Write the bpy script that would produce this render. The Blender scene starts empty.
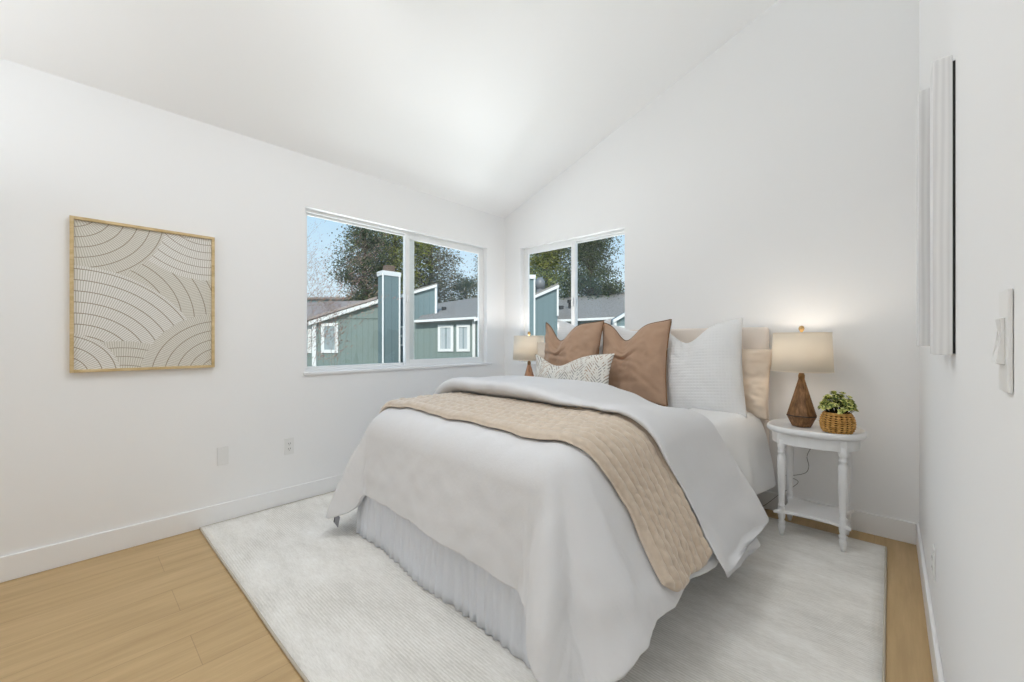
import bpy, bmesh, math, random
from mathutils import Vector, Matrix, noise
random.seed(7)
sc = bpy.context.scene
COL = sc.collection
PI = math.pi

# ------------------------------------------------------------------ camera, sky, sun, added fill lights, exposure
FWD = Vector((-0.6787, 0.7344, 0.0)); RGT = Vector((0.7344, 0.6787, 0.0))
cam_d = bpy.data.cameras.new('camera'); cam = bpy.data.objects.new('camera', cam_d); COL.objects.link(cam)
cam.location = (0, 0, 1.2)
cam.rotation_euler = (PI / 2, 0, math.atan2(-FWD.x, FWD.y))
cam_d.sensor_width = 36; cam_d.lens = 36 * 409 / 1024; cam_d.clip_start = 0.02; cam_d.clip_end = 300
sc.camera = cam
sc.view_settings.view_transform = 'Standard'; sc.view_settings.look = 'None'
sc.view_settings.gamma = 1; sc.view_settings.use_curve_mapping = False
sc.view_settings.exposure = -0.17
sc.cycles.max_bounces = 14; sc.cycles.diffuse_bounces = 10; sc.cycles.transparent_max_bounces = 16
sc.cycles.sample_clamp_indirect = 6

w = bpy.data.worlds.new('sky'); sc.world = w; w.use_nodes = True
nt = w.node_tree; nt.nodes.clear()
wo = nt.nodes.new('ShaderNodeOutputWorld'); bg = nt.nodes.new('ShaderNodeBackground')
tc = nt.nodes.new('ShaderNodeTexCoord'); sx = nt.nodes.new('ShaderNodeSeparateXYZ'); rp = nt.nodes.new('ShaderNodeValToRGB')
nt.links.new(tc.outputs['Generated'], sx.inputs[0]); nt.links.new(sx.outputs['Z'], rp.inputs[0])
rp.color_ramp.elements[0].position = 0.0; rp.color_ramp.elements[0].color = (.86, .91, .96, 1)
rp.color_ramp.elements[1].position = 0.5; rp.color_ramp.elements[1].color = (.25, .50, .85, 1)
e = rp.color_ramp.elements.new(0.12); e.color = (.73, .87, .98, 1)
e = rp.color_ramp.elements.new(0.30); e.color = (.50, .74, .95, 1)
nt.links.new(rp.outputs[0], bg.inputs[0]); bg.inputs[1].default_value = 1.2
nt.links.new(bg.outputs[0], wo.inputs[0])

def light(name, kind, loc, energy, color=(1, 1, 1), rot=(0, 0, 0), **kw):
    l = bpy.data.lights.new(name, kind); l.energy = energy; l.color = color
    for k, v in kw.items(): setattr(l, k, v)
    o = bpy.data.objects.new(name, l); o.location = loc; o.rotation_euler = rot; COL.objects.link(o); return o
sun = light('sun', 'SUN', (0, 0, 20), 4.0, (1, .95, .88), angle=math.radians(1.0))
sun.rotation_euler = Vector((.62, -.62, .62)).to_track_quat('Z', 'Y').to_euler()
# added fill lamps: one overhead, plus unseen panels standing in for ground bounce
light('overhead_fill', 'AREA', (-1.5, 0.9, 3.08), 19, (.94, .97, 1), (0, 0, 0), shape='DISK', size=.9)  # unseen fill without a fixture, added to brighten floor and bed
light('ceiling_fill', 'AREA', (-1.5, -1.4, 2.3), 13, (.89, .95, 1), (PI - math.radians(-37), 0, 0), shape='RECTANGLE', size=2.6, size_y=.7)  # added uplight behind the camera, brightens the ceiling
def aimed(name, loc, d, energy, sx_, sy_, col=(.95, .975, 1)):
    o = light(name, 'AREA', loc, energy, col, shape='RECTANGLE', size=sx_, size_y=sy_); o.rotation_euler = (-Vector(d)).to_track_quat('Z', 'Y').to_euler(); return o
light('ceiling_fill_side', 'AREA', (-2.2, -.95, 1.9), 12, (.89, .95, 1), (PI, 0, 0), shape='DISK', size=1.3)  # second added uplight, lifts the left part of the ceiling
aimed('bounce_fill_west', (-4.5, 2.15, -.1), (.72, 0, .69), 42, 3.0, 1.0)  # these four area lights are added below the windows, imitating bounced daylight
aimed('bounce_fill_west_far', (-8.0, 2.15, -1.6), (.88, 0, .47), 510, 6.0, 1.8)
aimed('bounce_fill_north', (-2.4, 4.6, -.1), (0, -.72, .69), 22, 2.4, 1.0)
aimed('bounce_fill_north_far', (-2.4, 8.2, -1.6), (0, -.88, .47), 330, 5.0, 1.8)

# ------------------------------------------------------------------ materials
def mat(name, col=(.8, .8, .8), rough=.6, metal=0, spec=.3):
    m = bpy.data.materials.new(name); m.use_nodes = True
    b = m.node_tree.nodes['Principled BSDF']
    b.inputs['Base Color'].default_value = (*col, 1); b.inputs['Roughness'].default_value = rough
    b.inputs['Metallic'].default_value = metal; b.inputs['Specular IOR Level'].default_value = spec
    return m
def nodes(m): return m.node_tree.nodes, m.node_tree.links, m.node_tree.nodes['Principled BSDF']
def coord(m, scale=(1, 1, 1), rot=(0, 0, 0)):
    n, l, b = nodes(m)
    t = n.new('ShaderNodeTexCoord'); mp = n.new('ShaderNodeMapping')
    mp.inputs['Scale'].default_value = scale; mp.inputs['Rotation'].default_value = rot
    l.new(t.outputs['Object'], mp.inputs[0]); return mp.outputs[0]
def noise_tex(m, vec, scale, detail=3, rough=.5):
    n, l, b = nodes(m); t = n.new('ShaderNodeTexNoise'); t.inputs['Scale'].default_value = scale
    t.inputs['Detail'].default_value = detail; t.inputs['Roughness'].default_value = rough
    l.new(vec, t.inputs['Vector']); return t.outputs['Fac']
def ramp(m, fac, stops):
    n, l, b = nodes(m); r = n.new('ShaderNodeValToRGB'); l.new(fac, r.inputs[0])
    while len(r.color_ramp.elements) < len(stops): r.color_ramp.elements.new(.5)
    for el, (p, c) in zip(r.color_ramp.elements, stops): el.position = p; el.color = (*c, 1)
    return r.outputs[0]
def bump(m, h, strength=.3, dist=.01):
    n, l, b = nodes(m); bn = n.new('ShaderNodeBump'); bn.inputs['Strength'].default_value = strength
    bn.inputs['Distance'].default_value = dist; l.new(h, bn.inputs['Height'])
    prev = b.inputs['Normal'].links
    if prev: l.new(prev[0].from_socket, bn.inputs['Normal'])
    l.new(bn.outputs[0], b.inputs['Normal'])
def setcol(m, sock): n, l, b = nodes(m); l.new(sock, b.inputs['Base Color'])
def mth(m, op, a, b_=None, c=None):
    n, l, b = nodes(m); k = n.new('ShaderNodeMath'); k.operation = op
    for i, v in enumerate((a, b_, c)):
        if v is None: continue
        if isinstance(v, (int, float)): k.inputs[i].default_value = v
        else: l.new(v, k.inputs[i])
    return k.outputs[0]
def mixc(m, fac, a, b_):
    n, l, b = nodes(m); k = n.new('ShaderNodeMix'); k.data_type = 'RGBA'
    for s, v in ((k.inputs[0], fac), (k.inputs[6], a), (k.inputs[7], b_)):
        if isinstance(v, (int, float)): s.default_value = v
        elif isinstance(v, tuple): s.default_value = (*v, 1)
        else: l.new(v, s)
    return k.outputs[2]
def fabric(name, col, weave=700, strength=.25, wr=6, wrs=.25, rough=.9):
    m = mat(name, col, rough, spec=.1); v = coord(m)
    bump(m, noise_tex(m, v, wr, 4, .55), wrs, .02)
    bump(m, noise_tex(m, v, weave, 2), strength, .001)
    n, l, b = nodes(m); b.inputs['Sheen Weight'].default_value = .15
    return m

M = {}
M['wall'] = mat('wall_paint', (.87, .87, .87), .75, spec=.2); bump(M['wall'], noise_tex(M['wall'], coord(M['wall']), 55, 3), .05, .003)
M['ceil'] = mat('ceiling_paint', (.92, .92, .92), .8, spec=.15); bump(M['ceil'], noise_tex(M['ceil'], coord(M['ceil']), 60, 3), .05, .003)
M['trim'] = mat('trim_paint', (.86, .86, .86), .4, spec=.4)
M['vinyl'] = mat('window_vinyl', (.84, .85, .85), .35, spec=.4)
M['plate'] = mat('white_plastic', (.80, .80, .79), .35)
M['dark'] = mat('dark_slot', (.03, .03, .03), .5)
M['outwall'] = mat('outer_siding', (.16, .24, .22), .8)

def wood_floor():
    m = mat('oak_floor', (.6, .42, .23), .42, spec=.35); n, l, b = nodes(m)
    v = coord(m, (1, 1, 1), (0, 0, PI / 2))
    v.node.inputs['Location'].default_value = (.335, .07, 0)
    br = n.new('ShaderNodeTexBrick'); l.new(v, br.inputs['Vector'])
    br.inputs['Scale'].default_value = 1; br.inputs['Brick Width'].default_value = 2.4; br.inputs['Row Height'].default_value = .225
    br.inputs['Mortar Size'].default_value = .0014; br.inputs['Mortar Smooth'].default_value = .3; br.inputs['Bias'].default_value = 0
    br.offset = .37
    br.inputs['Color1'].default_value = (.50, .35, .18, 1); br.inputs['Color2'].default_value = (.525, .37, .195, 1)
    br.inputs['Mortar'].default_value = (.38, .265, .14, 1)
    g = noise_tex(m, coord(m, (9, .8, 1)), 2.2, 6, .6)
    g2 = noise_tex(m, coord(m, (60, 2, 1)), 2, 3, .5)
    f = ramp(m, g, [(.3, (.86, .84, .80)), (.7, (1.10, 1.10, 1.10))])
    f2 = ramp(m, g2, [(.3, (.96, .96, .95)), (.7, (1.03, 1.03, 1.03))])
    for ff in (f, f2):
        k = n.new('ShaderNodeMix'); k.data_type = 'RGBA'; k.blend_type = 'MULTIPLY'; k.inputs[0].default_value = 1
        src = br.outputs[0] if ff is f else last
        l.new(src, k.inputs[6]); l.new(ff, k.inputs[7]); last = k.outputs[2]
    setcol(m, last); bump(m, g2, .06, .002); return m
M['floor'] = wood_floor()

def rug_mat():
    m = mat('rug_wool', (.6, .58, .54), .95, spec=.05); n, l, b = nodes(m)
    v = coord(m)
    big = noise_tex(m, coord(m, (1, 2.8, 1), (0, 0, .5)), 3.4, 6, .7)
    fine = noise_tex(m, coord(m, (14, 90, 14), (0, 0, .15)), 3, 3, .6)
    wv = n.new('ShaderNodeTexWave'); l.new(v, wv.inputs[0]); wv.inputs['Scale'].default_value = 26; wv.bands_direction = 'Y'
    wv.inputs['Distortion'].default_value = 1.5; wv.inputs['Detail'].default_value = 2
    chk = noise_tex(m, coord(m, (1, 1, 1)), 1.7, 1)
    msk = mth(m, 'MULTIPLY', ramp(m, chk, [(.45, (0, 0, 0)), (.6, (1, 1, 1))]), .16)
    s = mth(m, 'ADD', mth(m, 'MULTIPLY', big, .55), mth(m, 'MULTIPLY', fine, .45))
    s = mth(m, 'SUBTRACT', s, mth(m, 'MULTIPLY', wv.outputs['Fac'], msk))
    setcol(m, ramp(m, s, [(.28, (.64, .62, .575)), (.5, (.81, .79, .75)), (.66, (.90, .89, .86))]))
    bump(m, wv.outputs['Fac'], .12, .003); bump(m, fine, .5, .003); return m
M['rug'] = rug_mat(); M['rug_edge'] = fabric('rug_binding', (.50, .45, .37), 300)

M['duvet'] = fabric('duvet_cotton', (.69, .69, .70), 500, .2, 3, .12)
def crinkle(m, sc_=34, s=.30):
    bump(m, noise_tex(m, coord(m, (1, 1, .6)), sc_, 5, .65), s, .006)
crinkle(M['duvet'])
M['sheet'] = fabric('white_sheet', (.80, .80, .80), 600, .15, 3, .3)
def skirt_mat():
    m = fabric('bed_skirt_cotton', (.68, .70, .74), 600, .15, 5, .2)
    bump(m, noise_tex(m, coord(m, (24, 24, 1.6)), 1.6, 4, .6), .8, .014); return m
M['skirt'] = skirt_mat()
M['brown'] = fabric('brown_linen', (.44, .29, .20), 350, .35, 5, .5)
M['brown_dark'] = fabric('brown_piping', (.21, .115, .055), 350)
M['cream'] = fabric('cream_linen', (.78, .66, .54), 300, .3, 6, .5)
M['hb'] = fabric('headboard_linen', (.80, .72, .65), 500, .3, 1, .05)
M['box'] = fabric('box_ticking', (.5, .5, .5), 200)
M['metal'] = mat('dark_metal', (.05, .05, .05), .4, .8)
def waffle():
    m = fabric('white_waffle', (.78, .78, .78), 500, .1, 4, .35); n, l, b = nodes(m)
    v = coord(m); s = n.new('ShaderNodeSeparateXYZ'); l.new(v, s.inputs[0])
    a = mth(m, 'ABSOLUTE', mth(m, 'SINE', mth(m, 'MULTIPLY', s.outputs['X'], 150)))
    c = mth(m, 'ABSOLUTE', mth(m, 'SINE', mth(m, 'MULTIPLY', s.outputs['Z'], 150)))
    bump(m, mth(m, 'MULTIPLY', a, c), .45, .003); return m
M['waffle'] = waffle()
def throw_mat():
    m = fabric('throw_quilt_cotton', (.50, .39, .31), 300, .15, 20, .15, .5)
    m.node_tree.nodes['Principled BSDF'].inputs['Specular IOR Level'].default_value = .5; m.node_tree.nodes['Principled BSDF'].inputs['Sheen Weight'].default_value = .5
    setcol(m, ramp(m, noise_tex(m, coord(m), 40, 2), [(.3, (.54, .44, .34)), (.7, (.62, .515, .405))])); return m
M['throw'] = throw_mat()
def lumbar():
    m = fabric('patterned_weave', (.7, .68, .62), 250, .5, 8, .3); n, l, b = nodes(m)
    s = n.new('ShaderNodeSeparateXYZ'); l.new(coord(m), s.inputs[0])
    zig = mth(m, 'PINGPONG', mth(m, 'MULTIPLY', s.outputs['X'], 1.0), .09)
    z = mth(m, 'ADD', s.outputs['Z'], mth(m, 'MULTIPLY', zig, 1.1))
    rows = mth(m, 'FRACT', mth(m, 'MULTIPLY', z, 40))
    lines = mth(m, 'GREATER_THAN', rows, .62)
    dash = mth(m, 'GREATER_THAN', noise_tex(m, coord(m, (30, 30, 12)), 1.6, 2), .48)
    k = mth(m, 'MULTIPLY', lines, dash)
    tint = ramp(m, noise_tex(m, coord(m), 9, 2), [(.4, (.30, .30, .29)), (.6, (.44, .30, .20))])
    setcol(m, mixc(m, k, (.74, .72, .67), tint)); bump(m, k, .5, .003); return m
M['lumbar'] = lumbar()

def stain(name, c1, c2, c3, sc_=(30, 30, 4)):
    m = mat(name, c2, .5, spec=.35)
    f = noise_tex(m, coord(m, sc_), 2, 5, .65); setcol(m, ramp(m, f, [(.3, c1), (.5, c2), (.72, c3)])); bump(m, f, .3, .004); return m
M['lampwood'] = stain('rustic_lamp_wood', (.07, .032, .012), (.19, .095, .038), (.35, .19, .085))
M['lampwood2'] = stain('pale_lamp_wood', (.30, .14, .08), (.42, .22, .13), (.50, .30, .19))
M['brass'] = mat('brass', (.55, .36, .16), .35, .9)
M['lampneck'] = mat('antique_brass', (.28, .16, .07), .4, .7)
M['frame_wood'] = stain('pale_oak_frame', (.46, .33, .15), (.60, .45, .24), (.70, .56, .33), (6, 6, 20))
M['paint'] = mat('white_furniture_paint', (.76, .76, .76), .35, spec=.45)
def shade_mat():
    m = mat('lamp_shade_linen', (.82, .77, .68), .9, spec=.05); n, l, b = nodes(m)
    tr = n.new('ShaderNodeBsdfTranslucent'); tr.inputs[0].default_value = (.97, .91, .82, 1)
    mx = n.new('ShaderNodeMixShader'); mx.inputs[0].default_value = .36
    bump(m, noise_tex(m, coord(m, (1, 1, 6)), 260, 2), .3, .001)
    l.new(b.outputs[0], mx.inputs[1]); l.new(tr.outputs[0], mx.inputs[2])
    l.new(mx.outputs[0], n['Material Output'].inputs[0]); return m
M['shade'] = shade_mat()
def emit(name, c, s):
    m = bpy.data.materials.new(name); m.use_nodes = True; n = m.node_tree.nodes; n.clear()
    o = n.new('ShaderNodeOutputMaterial'); e_ = n.new('ShaderNodeEmission'); e_.inputs[0].default_value = (*c, 1); e_.inputs[1].default_value = s
    m.node_tree.links.new(e_.outputs[0], o.inputs[0]); return m
M['bulb'] = emit('lit_bulb', (1, .86, .68), 14)
def basket():
    m = mat('woven_wicker', (.45, .25, .09), .6); n, l, b = nodes(m)
    f = noise_tex(m, coord(m), 70, 3); setcol(m, ramp(m, f, [(.3, (.42, .21, .05)), (.7, (.74, .44, .14))])); return m
M['wicker'] = basket()
M['soil'] = mat('dark_moss', (.03, .035, .015), .9)
def leafm(name, stops, rough=.5):
    m = mat(name, stops[1][1], rough, spec=.25); n, l, b = nodes(m)
    g = n.new('ShaderNodeNewGeometry'); setcol(m, ramp(m, g.outputs['Random Per Island'], stops)); return m
M['leaf'] = leafm('succulent_leaf', [(.0, (.03, .06, .02)), (.35, (.14, .20, .04)), (.6, (.50, .52, .12)), (1.0, (.80, .78, .34))])
M['fol_dark'] = leafm('conifer_foliage', [(.0, (.012, .028, .020)), (.55, (.045, .075, .035)), (1.0, (.12, .15, .05))])
M['fol_lite'] = leafm('sunlit_foliage', [(.0, (.03, .055, .012)), (.5, (.15, .19, .025)), (1.0, (.40, .40, .07))])
M['fol_gray'] = leafm('grey_green_foliage', [(.0, (.04, .05, .03)), (.5, (.12, .125, .075)), (1.0, (.28, .25, .17))])
M['bud'] = leafm('reddish_bud', [(.0, (.20, .09, .06)), (.5, (.34, .16, .12)), (1.0, (.30, .24, .10))])
M['bark'] = mat('bark', (.09, .065, .045), .9)
def siding(name, c):
    m = mat(name, c, .8, spec=.15); n, l, b = nodes(m)
    s = n.new('ShaderNodeSeparateXYZ'); l.new(coord(m), s.inputs[0])
    u = mth(m, 'FRACT', mth(m, 'MULTIPLY', mth(m, 'ADD', s.outputs['X'], s.outputs['Y']), 2.6))
    g = mth(m, 'LESS_THAN', u, .09)
    setcol(m, mixc(m, g, c, tuple(x * .78 for x in c))); return m
M['sid_green'] = siding('sage_green_siding', (.215, .27, .25))
M['sid_blue'] = siding('blue_green_siding', (.17, .235, .245))
def roofm(name, a, b_):
    m = mat(name, a, .9, spec=.1); f = noise_tex(m, coord(m, (1, 3, 6)), 6, 6, .8); setcol(m, ramp(m, f, [(.3, a), (.7, b_)])); return m
M['roof'] = roofm('grey_shingle', (.17, .155, .135), (.38, .35, .32)); M['roof_pink'] = roofm('weathered_shingle', (.28, .23, .21), (.42, .36, .33))
M['extwhite'] = mat('exterior_white', (.80, .80, .78), .6)
M['ext_glass'] = mat('house_window_glass', (.30, .36, .37), .08, spec=.8)
M['blind'] = mat('window_blind', (.50, .54, .56), .7)
M['rust'] = mat('rusted_flue', (.16, .11, .08), .8)
M['flue'] = mat('galvanised_flue', (.22, .22, .22), .5, .3)
M['grassy'] = mat('lawn', (.06, .09, .03), .95)
def glass():
    m = bpy.data.materials.new('window_glass'); m.use_nodes = True; n = m.node_tree.nodes; l = m.node_tree.links; n.clear()
    o = n.new('ShaderNodeOutputMaterial'); t = n.new('ShaderNodeBsdfTransparent'); g = n.new('ShaderNodeBsdfGlossy'); mx = n.new('ShaderNodeMixShader')
    g.inputs['Roughness'].default_value = .0; t.inputs[0].default_value = (.96, .98, .98, 1); mx.inputs[0].default_value = .035
    l.new(t.outputs[0], mx.inputs[1]); l.new(g.outputs[0], mx.inputs[2]); l.new(mx.outputs[0], o.inputs[0]); return m
M['glass'] = glass()
def whitewood():
    m = mat('whitewashed_wood', (.66, .66, .66), .7, spec=.2); n, l, b = nodes(m)
    wv = n.new('ShaderNodeTexWave'); l.new(coord(m, (30, 30, 2.6)), wv.inputs[0]); wv.inputs['Scale'].default_value = .8
    wv.inputs['Distortion'].default_value = 7; wv.inputs['Detail'].default_value = 3; wv.inputs['Detail Scale'].default_value = .6
    setcol(m, ramp(m, wv.outputs['Fac'], [(.0, (.72, .72, .72)), (.6, (.77, .77, .77)), (1, (.80, .80, .80))])); bump(m, wv.outputs['Fac'], .08, .001); return m
M['whitewood'] = whitewood()

# ------------------------------------------------------------------ mesh helpers
class MB:
    def __init__(s): s.v = []; s.f = []
    def add(s, vs, fs):
        o = len(s.v); s.v += [tuple(p) for p in vs]; s.f += [tuple(i + o for i in f) for f in fs]; return s
    def box(s, x0, x1, y0, y1, z0, z1):
        vs = [(x, y, z) for z in (z0, z1) for x, y in ((x0, y0), (x1, y0), (x1, y1), (x0, y1))]
        return s.add(vs, [(3, 2, 1, 0), (4, 5, 6, 7), (0, 1, 5, 4), (1, 2, 6, 5), (2, 3, 7, 6), (3, 0, 4, 7)])
    def prism(s, pts, fn0, fn1):
        """closed 2-D outline extruded between two maps"""
        n = len(pts); a = [fn0(*p) for p in pts]; b = [fn1(*p) for p in pts]
        return s.add(a + b, [tuple(range(n))[::-1], tuple(range(n, 2 * n))] + [(i, (i + 1) % n, n + (i + 1) % n, n + i) for i in range(n)])
    def lathe(s, prof, n=24, c=(0, 0), rot=0, cap=True):
        vs = [(c[0] + r * math.cos(2 * PI * k / n + rot), c[1] + r * math.sin(2 * PI * k / n + rot), z) for r, z in prof for k in range(n)]
        fs = [(j * n + k, j * n + (k + 1) % n, (j + 1) * n + (k + 1) % n, (j + 1) * n + k) for j in range(len(prof) - 1) for k in range(n)]
        if cap: fs += [tuple(range(n))[::-1], tuple(range((len(prof) - 1) * n, len(prof) * n))]
        return s.add(vs, fs)
    def tube(s, pts, r, n=8, closed=False):
        pts = [Vector(p) for p in pts]; N = len(pts); vs = []; up = Vector((0, 0, 1))
        for i, p in enumerate(pts):
            t = (pts[(i + 1) % N] - pts[i - 1]) if closed else (pts[min(i + 1, N - 1)] - pts[max(i - 1, 0)])
            t.normalize(); a = t.cross(up)
            if a.length < .05: a = t.cross(Vector((1, 0, 0)))
            a.normalize(); b = t.cross(a); rr = r[i] if isinstance(r, (list, tuple)) else r
            vs += [p + (a * math.cos(2 * PI * k / n) + b * math.sin(2 * PI * k / n)) * rr for k in range(n)]
        R = N if closed else N - 1
        fs = [(i * n + k, i * n + (k + 1) % n, ((i + 1) % N) * n + (k + 1) % n, ((i + 1) % N) * n + k) for i in range(R) for k in range(n)]
        if not closed: fs += [tuple(range(n))[::-1], tuple(range((N - 1) * n, N * n))]
        return s.add(vs, fs)
    def grid(s, nu, nv, fn, close_u=False):
        vs = [fn(i, j) for j in range(nv) for i in range(nu)]
        U = nu if close_u else nu - 1
        return s.add(vs, [(j * nu + i, j * nu + (i + 1) % nu, (j + 1) * nu + (i + 1) % nu, (j + 1) * nu + i) for j in range(nv - 1) for i in range(U)])
    def build(s, name, m, parent=None, smooth=False, bevel=0, solid=0, sub=0, solid_off=0, loc=None, seg=2):
        me = bpy.data.meshes.new(name); me.from_pydata(s.v, [], s.f); me.update()
        bm = bmesh.new(); bm.from_mesh(me); bmesh.ops.recalc_face_normals(bm, faces=bm.faces); bm.to_mesh(me); bm.free()
        me.materials.append(m)
        if smooth: me.polygons.foreach_set('use_smooth', [True] * len(me.polygons))
        o = bpy.data.objects.new(name, me); COL.objects.link(o)
        if loc: o.location = loc
        if parent: o.parent = parent
        if solid: k = o.modifiers.new('solid', 'SOLIDIFY'); k.thickness = solid; k.offset = solid_off
        if bevel: k = o.modifiers.new('bevel', 'BEVEL'); k.width = bevel; k.segments = seg; k.limit_method = 'ANGLE'; k.harden_normals = False
        if sub: k = o.modifiers.new('sub', 'SUBSURF'); k.levels = sub; k.render_levels = sub
        return o
def tag(o, label, cat, group=None):
    o['label'] = label; o['category'] = cat
    if group: o['group'] = group
    return o
def thing(name, label, cat, loc=(0, 0, 0), rz=0, group=None):
    o = bpy.data.objects.new(name, None); COL.objects.link(o); o.location = loc; o.rotation_euler = (0, 0, rz)
    o.empty_display_size = .1
    return tag(o, label, cat, group)
def struct(o): o['kind'] = 'structure'; return o
def dup(root, loc, label, rz=None):
    r = root.copy(); COL.objects.link(r); r.location = loc; r['label'] = label
    if rz is not None: r.rotation_euler = (0, 0, rz)
    for ch in list(root.children):
        c = ch.copy(); COL.objects.link(c); c.parent = r
        for g in ch.children:
            d = g.copy(); COL.objects.link(d); d.parent = c
    return r
def sm(x): x = max(0, min(1, x)); return x * x * (3 - 2 * x)
def nz(x, y, z=0): return noise.noise(Vector((x, y, z)))

# ------------------------------------------------------------------ room shell
XL, XR, YB, YF = -3.25, .127, 3.39, -1.75
CZ, CS = 2.608, .37                      # ceiling height at left wall, slope
TH = .12
def ceil_z(x): return CZ + CS * (x - XL)
struct(MB().box(XL - TH, XR + TH, YF - TH, YB + TH, -.1, 0).build('floor', M['floor']))
WY0, WY1, WZ0, WZ1 = 1.213, 3.11, .961, 2.22       # left wall window opening
w1 = MB()
for y0, y1, z0, z1 in ((YF - TH, WY0, 0, CZ), (WY1, YB + TH, 0, CZ), (WY0, WY1, 0, WZ0), (WY0, WY1, WZ1, CZ)): w1.box(XL - TH, XL, y0, y1, z0, z1)
struct(w1.build('wall_left', M['wall']))
BX0, BX1, BZ0, BZ1 = -3.005, -1.753, .961, 2.225    # back wall window opening
w2 = MB()
def gable(x0, x1, z0):
    return [(x0, z0), (x1, z0), (x1, ceil_z(x1)), (x0, ceil_z(x0))]
for pts in (gable(XL, BX0, 0), gable(BX1, XR + TH, 0), gable(BX0, BX1, BZ1), [(BX0, 0), (BX1, 0), (BX1, BZ0), (BX0, BZ0)]):
    w2.prism(pts, lambda x, z: (x, YB, z), lambda x, z: (x, YB + TH, z))
struct(w2.build('wall_back', M['wall']))
struct(MB().box(XR, XR + TH, YF - TH, YB, 0, ceil_z(XR)).build('wall_right', M['wall']))
struct(MB().prism(gable(XL, XR + TH, 0), lambda x, z: (x, YF - TH, z), lambda x, z: (x, YF, z)).build('wall_front', M['wall']))
struct(MB().prism([(XL - TH, ceil_z(XL - TH)), (XR + TH, ceil_z(XR + TH)), (XR + TH, ceil_z(XR + TH) + .12), (XL - TH, ceil_z(XL - TH) + .12)],
                  lambda x, z: (x, YF - TH, z), lambda x, z: (x, YB + TH, z)).build('ceiling', M['ceil']))
BH = .127; BT = .014
struct(MB().box(XL, XL + BT, YF, YB, 0, BH).build('baseboard_left', M['trim'], bevel=.004))
struct(MB().box(XL + BT, XR - BT, YB - BT, YB, 0, BH).build('baseboard_back', M['trim'], bevel=.004))
struct(MB().box(XR - BT, XR, YF, YB, 0, BH).build('baseboard_right', M['trim'], bevel=.004))

def window(name, a0, a1, z0, z1, amid0, amid1, P, sash_first):
    """P(a, depth, z): a along the wall, depth outward from the inner wall face."""
    root = bpy.data.objects.new(name, None); COL.objects.link(root); struct(root)
    def bx(mb, aa, ab, d0, d1, za, zb):
        pts = [P(a, d, z) for z in (za, zb) for a, d in ((aa, d0), (ab, d0), (ab, d1), (aa, d1))]
        mb.add(pts, [(3, 2, 1, 0), (4, 5, 6, 7), (0, 1, 5, 4), (1, 2, 6, 5), (2, 3, 7, 6), (3, 0, 4, 7)])
    def ring(nm, aa, ab, za, zb, wd, d0, d1, wb=None):
        mb = MB(); wb = wb or wd
        bx(mb, aa, aa + wd, d0, d1, za, zb); bx(mb, ab - wd, ab, d0, d1, za, zb)
        bx(mb, aa + wd, ab - wd, d0, d1, za, za + wb); bx(mb, aa + wd, ab - wd, d0, d1, zb - wd, zb)
        return mb.build(nm, M['vinyl'], root, bevel=.003)
    ring('window_frame', a0, a1, z0, z1, .022, .055, .11)
    lo = (a0 + .02, amid1); hi = (amid0, a1 - .02)
    mv, fx = (lo, hi) if sash_first else (hi, lo)
    s = ring('sliding_sash', mv[0], mv[1], z0 + .02, z1 - .02, .045, .058, .08)
    f = ring('fixed_sash', fx[0], fx[1], z0 + .015, z1 - .015, .024, .084, .104)
    mb = MB(); bx(mb, amid0 + .004, amid1, .086, .106, z0 + .02, z1 - .02); mb.build('meeting_rail', M['vinyl'], root, bevel=.002)
    for nm, r, d, wd in (('pane', mv, .069, .045), ('pane', fx, .094, .024)):
        mb = MB(); bx(mb, r[0] + wd - .005, r[1] - wd + .005, d, d + .004, z0 + .03, z1 - .03)
        mb.build(nm, M['glass'], root)
    mb = MB(); bx(mb, a0 - .02, a1 + .07 if a1 > 0 else a1 + .02, -.016, .056, z0 - .022, z0 + .002); mb.build('window_sill', M['trim'], root, bevel=.005)
    c = mv[0] + .025 if not sash_first else mv[1] - .025
    mb = MB(); bx(mb, c - .01, c + .01, .045, .06, 1.55, 1.63); mb.build('latch', M['vinyl'], root, bevel=.003)
    return root
window('window_1', WY0, WY1, WZ0, WZ1, 2.12, 2.235, lambda a, d, z: (XL - d, a, z), False)
window('window_2', BX0, BX1, BZ0, BZ1, -2.39, -2.325, lambda a, d, z: (a, YB + d, z), True)

# ------------------------------------------------------------------ rug
RX0, RX1, RY0, RY1 = -3.23, -.018, .565, 3.205
def rugz(x, y):
    e = max(0, 1 - (x - RX0) / .05)
    return .012 + .0015 * nz(x * 2, y * 2)
mb = MB(); NX, NY = 60, 50
def rp_(i, j):
    x = RX0 + (RX1 - RX0) * i / (NX - 1); y = RY0 + (RY1 - RY0) * j / (NY - 1)
    y2 = y + .006 * nz(x * 1.3, 5) + .012 * (x - RX0 - 1.6) * (j / (NY - 1)) * 0
    return (x, y2, rugz(x, y))
top = [rp_(i, j) for j in range(NY) for i in range(NX)]
mb.grid(NX, NY, rp_)
rug = thing('area_rug', 'large off-white woven area rug with mottled pattern under the bed', 'rug', (0, 0, 0))
bound = [rp_(i, 0) for i in range(NX)] + [rp_(NX - 1, j) for j in range(1, NY)] + [rp_(i, NY - 1) for i in range(NX - 2, -1, -1)] + [rp_(0, j) for j in range(NY - 2, 0, -1)]
mb.build('pile', M['rug'], rug, smooth=True, solid=.010, solid_off=-1)
MB().tube([(p[0], p[1], p[2] - .005) for p in bound], .006, 6, closed=True).build('binding', M['rug_edge'], rug, smooth=True)

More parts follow.
